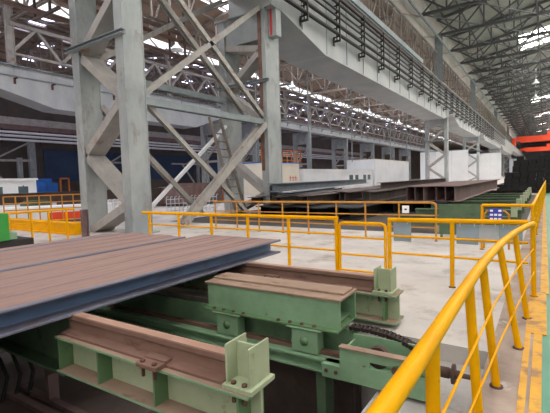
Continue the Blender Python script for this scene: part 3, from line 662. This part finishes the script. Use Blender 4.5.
for k in range(12):
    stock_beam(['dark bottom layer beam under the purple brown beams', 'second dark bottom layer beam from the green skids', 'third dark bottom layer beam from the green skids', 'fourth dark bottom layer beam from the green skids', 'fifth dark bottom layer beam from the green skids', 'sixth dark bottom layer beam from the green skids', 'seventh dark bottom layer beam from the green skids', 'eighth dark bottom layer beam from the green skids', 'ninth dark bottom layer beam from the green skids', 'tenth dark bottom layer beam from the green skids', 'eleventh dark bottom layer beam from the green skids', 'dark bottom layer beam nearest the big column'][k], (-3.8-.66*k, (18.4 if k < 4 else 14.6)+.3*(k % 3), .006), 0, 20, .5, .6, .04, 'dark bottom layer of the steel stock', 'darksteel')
for k in range(6):
    stock_beam(['purple brown stock beam nearest the walkway, its side in view', 'second purple brown stock beam from the walkway', 'third purple brown stock beam from the walkway', 'fourth purple brown stock beam from the walkway', 'fifth purple brown stock beam from the walkway', 'sixth purple brown stock beam from the walkway'][k], (-3.25-.44*k, 18.9+.25*(k % 3), (.512 if k < 6 else .512)), 0, 19-k, .70, .40, .03, 'purple brown beams beyond the railings', 'rusty', 0)
stock_beam('long brown beam lying on top of the purple brown beams', (-7.0, 20.2, 1.06), math.radians(2), 20, .35, .45, .03, None, 'rustydark')
for k in range(4):
    stock_beam(['rusty beam end left of the purple brown beams', 'second rusty beam end left of the purple brown beams', 'third rusty beam end left of the purple brown beams', 'fourth rusty beam end left of the purple brown beams'][k], (-6.6-.62*k, 17.5+.8*(k % 2), .56), math.radians(3+2*k), 14, .5, .5, .03, 'jumbled beam ends', 'rustydark', math.radians([4, -8, 6, 0][k]))
for k in range(6):
    stock_beam(['jumbled beam end nearest the column foot', 'second jumbled beam end from the column foot', 'third jumbled beam end from the column foot', 'fourth jumbled beam end from the column foot', 'fifth jumbled beam end from the column foot', 'sixth jumbled beam end from the column foot'][k], (-11.6+.55*k, 15.2+.5*((k*2) % 3), .58), math.radians(10-2*k), 12, .34+.06*(k % 2), .46, .025, 'jumbled beam ends near the column foot', 'rustydark', math.radians([3, -6, 2, 7, -3, 4][k]))
o = stock_beam('long blue grey deep beam laid across the jumbled beams', (-10.9, 16.0, 1.13), math.radians(10), 23, .42, .5, .04, None, 'steelblue')
stock_beam('pale flat beam below the blue grey deep beam', (-9.9, 15.4, 1.0), math.radians(12), 10, .12, .6, .02, None, 'steelblue')

# black stepped stack at the end of the walkway side
rows = [(0, 7), (1, 6), (2, 6), (3, 5), (4, 5)]
def black_stack(y, x_right):
    n = 0
    lv = ['bottom', 'second', 'third', 'fourth', 'top']
    for lev, cnt in rows:
        for k in range(cnt):
            x = x_right - (8-lev-k if False else k)*.56 - 0
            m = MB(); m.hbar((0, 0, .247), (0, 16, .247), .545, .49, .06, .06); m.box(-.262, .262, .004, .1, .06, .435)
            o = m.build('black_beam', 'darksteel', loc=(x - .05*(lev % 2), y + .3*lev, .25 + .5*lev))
            tag(o, f'black steel beam, number {k+1} from the walkway in the {lv[lev]} layer of the stepped stack', 'steel beam', 'black stepped beam stack')
black_stack(38.5, .3)
for y, lab in ((39, 'low dark bearer under the front end of the black stepped stack'), (46, 'low dark bearer under the middle of the black stepped stack'), (52, 'low dark bearer under the rear of the black stepped stack')):
    tag(MB().hbar((-3.9, y, .125), (.6, y, .125), .4, .25, .03, .03).build('stack_bearer', 'rustydark'), lab, 'bearer')
for x, lab in ((-1.75, 'black block on top of the stepped stack, left one'), (-.06, 'black block on top of the stepped stack, close to the walkway')):
    tag(MB().box(-.27, .27, 0, 3, 0, .38).box(-.3, .3, -.02, .02, 0, .04).build('black_block', 'darksteel', loc=(x, 41, 2.75)), lab, 'block')

# ------------------------------------------------------------------ white partitions and huts
def hut(name, label, cat, loc, dx, dy, h, mt, roofm, wins=(), face='x'):
    t = thing(name, label, cat, loc)
    MB().box(-dx, 0, 0, dy, 0, h).build('wall', mt, t); MB().box(-dx-.1, .1, -.1, dy+.1, h, h+.12).build('roof', roofm, t)
    for a, b_, z0, z1 in wins:
        if face == 'x':
            w = MB().box(0, .05, a, b_, z0, z1).build('window', 'white', t); MB().box(.05, .06, a+.08, b_-.08, z0+.08, z1-.08).box(.06, .07, (a+b_)/2-.03, (a+b_)/2+.03, z0, z1).build('pane', ['glass'], w)
        else:
            w = MB().box(a, b_, -.05, 0, z0, z1).build('window', 'white', t); MB().box(a+.08, b_-.08, -.06, -.05, z0+.08, z1-.08).build('pane', 'glass', w)
    return t
h = hut('site_hut', 'cream hut with blue roof edge and red lettering, behind the steel stock', 'hut', (-28, 39.5, 0), 5, 8.2, 3.85, 'cream', 'blue', ((1.6, 3.6, 1.2, 3.1),))
m = MB(); [m.box(.01, .03, 5.6+.7*i, 6.1+.7*i, 1.9, 2.0) for i in range(3)]; [m.box(.01, .03, 5.8+.7*i, 5.88+.7*i, 1.6, 2.25) for i in range(3)]; [m.box(.01, .03, 5.6+.7*i, 6.05+.7*i, 1.6, 1.68) for i in range(3)]
m.build('lettering', 'redmark', h)
hut('site_hut', 'long low white hut with a row of windows, right of the cream hut', 'hut', (-28, 49, 0), 5, 27.2, 3.05, 'white', 'white', ((15.6, 17.4, 1.2, 2.3), (18.2, 19.8, 1.2, 2.3), (22, 23.6, 1.2, 2.3), (24.2, 25.8, 1.2, 2.3)))
hut('site_hut', 'taller white box building right of the long low hut', 'hut', (-28, 77.5, 0), 6, 24, 5.2, 'white', 'cream')
hut('site_hut', 'white hut with two dark windows at the left picture edge', 'hut', (-30, 11.2, 0), 4, 3.0, 2.25, 'white', 'white', ((.3, .9, .9, 1.9), (1.7, 2.5, .9, 1.9)))
def partition(label, y, x0, x1, h):
    t = thing('white_partition', label, 'partition', (x0, y, 0), 0, None, 'thing')
    n = max(1, round((x1-x0)/2.4)); w = (x1-x0)/n
    for k in range(n): MB().box(k*w+.02, (k+1)*w-.02, 0, .08, 0, h).build('panel', 'white', t)
    MB().box(0, x1-x0, -.03, .11, h, h+.1).build('top_rail', 'strut', t)
partition('tall white boarded partition behind the two legged column', 76, -18.9, -10.9, 5.9)
partition('second white partition between far columns, left of the dark stack', 122, -17.5, -9.5, 7.2)
tag(MB().box(-9.4, -7.0, 150, 150.1, 0, 6).box(-9.5, -6.9, 149.95, 150.15, 6, 6.15).build('white_screen', 'panelpale'), 'pale blue white screen just left of the black stack', 'screen')
t = thing('platform_railing', 'orange railing in front of the distant column above the cream hut', 'railing', (-36, 50, 4.2))
for k in range(9): MB().bar((0, 1.5*k, 0), (0, 1.5*k, 2.4), .12, .12).build('post', 'orange', t)
for z in (.8, 1.6, 2.4): MB().bar((0, 0, z), (0, 12, z), .12, .12).build('rail', 'orange', t)
MB().box(-2, .2, -.2, 12.2, -.25, 0).box(-2, -1.7, 0, .3, -4.2, -.25).box(-2, -1.7, 11.7, 12, -4.2, -.25).build('deck', 'strut', t)

# ------------------------------------------------------------------ left side of the hall
t = thing('green_cabinet', 'bright green machine cabinet on a dark table at the left edge', 'cabinet', (-11.9, 4.0, .34))
MB().box(-1.6, .3, 0, .75, 0, .72).build('body', 'brightgreen', t, bevel=.02); MB().box(.28, .31, .1, .65, .06, .66).build('door', 'brightgreen', t, bevel=.005); MB().box(-.5, .16, .75, .98, 0, .18).build('step', 'green', t, bevel=.01)
t = thing('work_table', 'dark low steel table under the bright green cabinet', 'table', (-11.9, 3.6, 0))
MB().box(-2.2, .25, 0, 1.75, .1, .33).build('top', 'black', t, bevel=.01)
for x, y in ((-2.1, .1), (.1, .1), (.1, 1.6), (-2.1, 1.6)): MB().box(x-.05, x+.05, y-.05, y+.05, 0, .1).build('leg', 'strut', t)
t = thing('yellow_beam', 'long low yellow steel beam on the floor at the left', 'beam', (-13.6, 7.6, 0), 0, None, 'thing')
MB().box(-10, 0, 0, .3, .05, .38).box(-10, 0, -.06, .36, .0, .05).box(-10, 0, -.06, .36, .38, .42).build('beam', 'yellow', t)
t = thing('orange_fence', 'faded orange railing beyond the yellow beam at the left', 'fence', (-19.2, 7.7, 0), math.radians(52))
for k in range(9): MB().bar((.45*k, 0, 0), (.45*k, 0, 1.35),   .045, .045).build('post', 'oldyellow', t)
for z in (.75, 1.05, 1.35): MB().bar((0, 0, z), (3.6, 0, z), .045, .045).build('rail', 'oldyellow', t)
t = thing('pallet_load', 'white and red covered load behind the yellow beam', 'load', (-20.5, 8.6, 0), math.radians(52))
MB().box(-.6, 4.2, 0, 1.2, .1, .8).build('cover', 'white', t, bevel=.05); MB().box(1.4, 3.4, -.04, 0, .15, .5).build('band', 'red', t); MB().box(-.6, 4.2, .1, 1.1, 0, .1).build('pallet', 'rusty', t)
tag(MB().box(-23, -21.9, 10, 11.1, 0, .95).box(-22.9, -22.0, 10.1, 11.0, .95, 1.02).build('green_crate', 'darkgreen'), 'dark green crate beyond the orange railing at the left', 'crate')
def fence_thing(label, loc, rz, n, mt, h=1.1):
    t = thing('mesh_fence', label, 'fence', loc, rz)
    for k in range(n+1): MB().tube([(0, k*.28, 0), (0, k*.28, h-.1), (0, k*.28+.04, h), (0, k*.28+.14, h)], .022, 6).build('picket', mt, t)
    for z in (.15, .55, h-.15): MB().bar((0, 0, z), (0, n*.28, z), .04, .04).build('rail', mt, t)
fence_thing('white picket fence between the legs of the left column', (-19, 11.4, -.0), 0, 10, 'white', .95)
fence_thing('grey white picket fence beyond the yellow railing, left of the ladder', (-17.6, 15.2, 0), math.radians(-8), 13, 'panelpale', .95)
stock_beam('long dark purple beam lying across the left hall', (-26.5, 8.0, .75), math.radians(-12), 17, .65, .6, .04, None, 'rustydark')
for x, y, lab in ((-27, 9, 'low dark trestle under the near end of the long purple beam'), (-26, 14, 'low dark trestle under the middle of the long purple beam'), (-24.8, 20.5, 'low dark trestle under the rear end of the long purple beam')):
    tag(MB().hbar((x-1, y, .375), (x+2, y, .375), .3, .75, .04, .04).build('beam_trestle', 'rustydark'), lab, 'trestle')
t = thing('brown_machine', 'rust brown machine block seen through the crossed bracing', 'machine', (-22, 20.2, 0))
MB().box(-2.2, 0, 0, 6., .2, 1.45).box(-1.8, .1, 1.4, 5.2, 1.45, 1.68).build('body', 'rusty', t, bevel=.03)
for y in (.2, 2.8, 5.5): MB().box(-2.1, -.1, y, y+.3, 0, .2).build('foot', 'rustydark', t)
for k in range(4): MB().bar((.06, 1.5*k+.2, .2), (.06, 1.5*k+.2, 1.1), .05, .05).build('guard_post', 'orange', t)

# ------------------------------------------------------------------ light
w = bpy.data.worlds.new('world'); SC.world = w; w.use_nodes = True
bg = w.node_tree.nodes['Background']; bg.inputs[0].default_value = (.93, .96, 1., 1); bg.inputs[1].default_value = 1.6
SC.cycles.use_denoising = True
SC.cycles.max_bounces = 8; SC.cycles.diffuse_bounces = 5; SC.cycles.sample_clamp_indirect = 6
SC.view_settings.view_transform = 'Standard'; SC.view_settings.look = 'None'; SC.view_settings.gamma = 1; SC.view_settings.use_curve_mapping = False
SC.view_settings.exposure = -.1
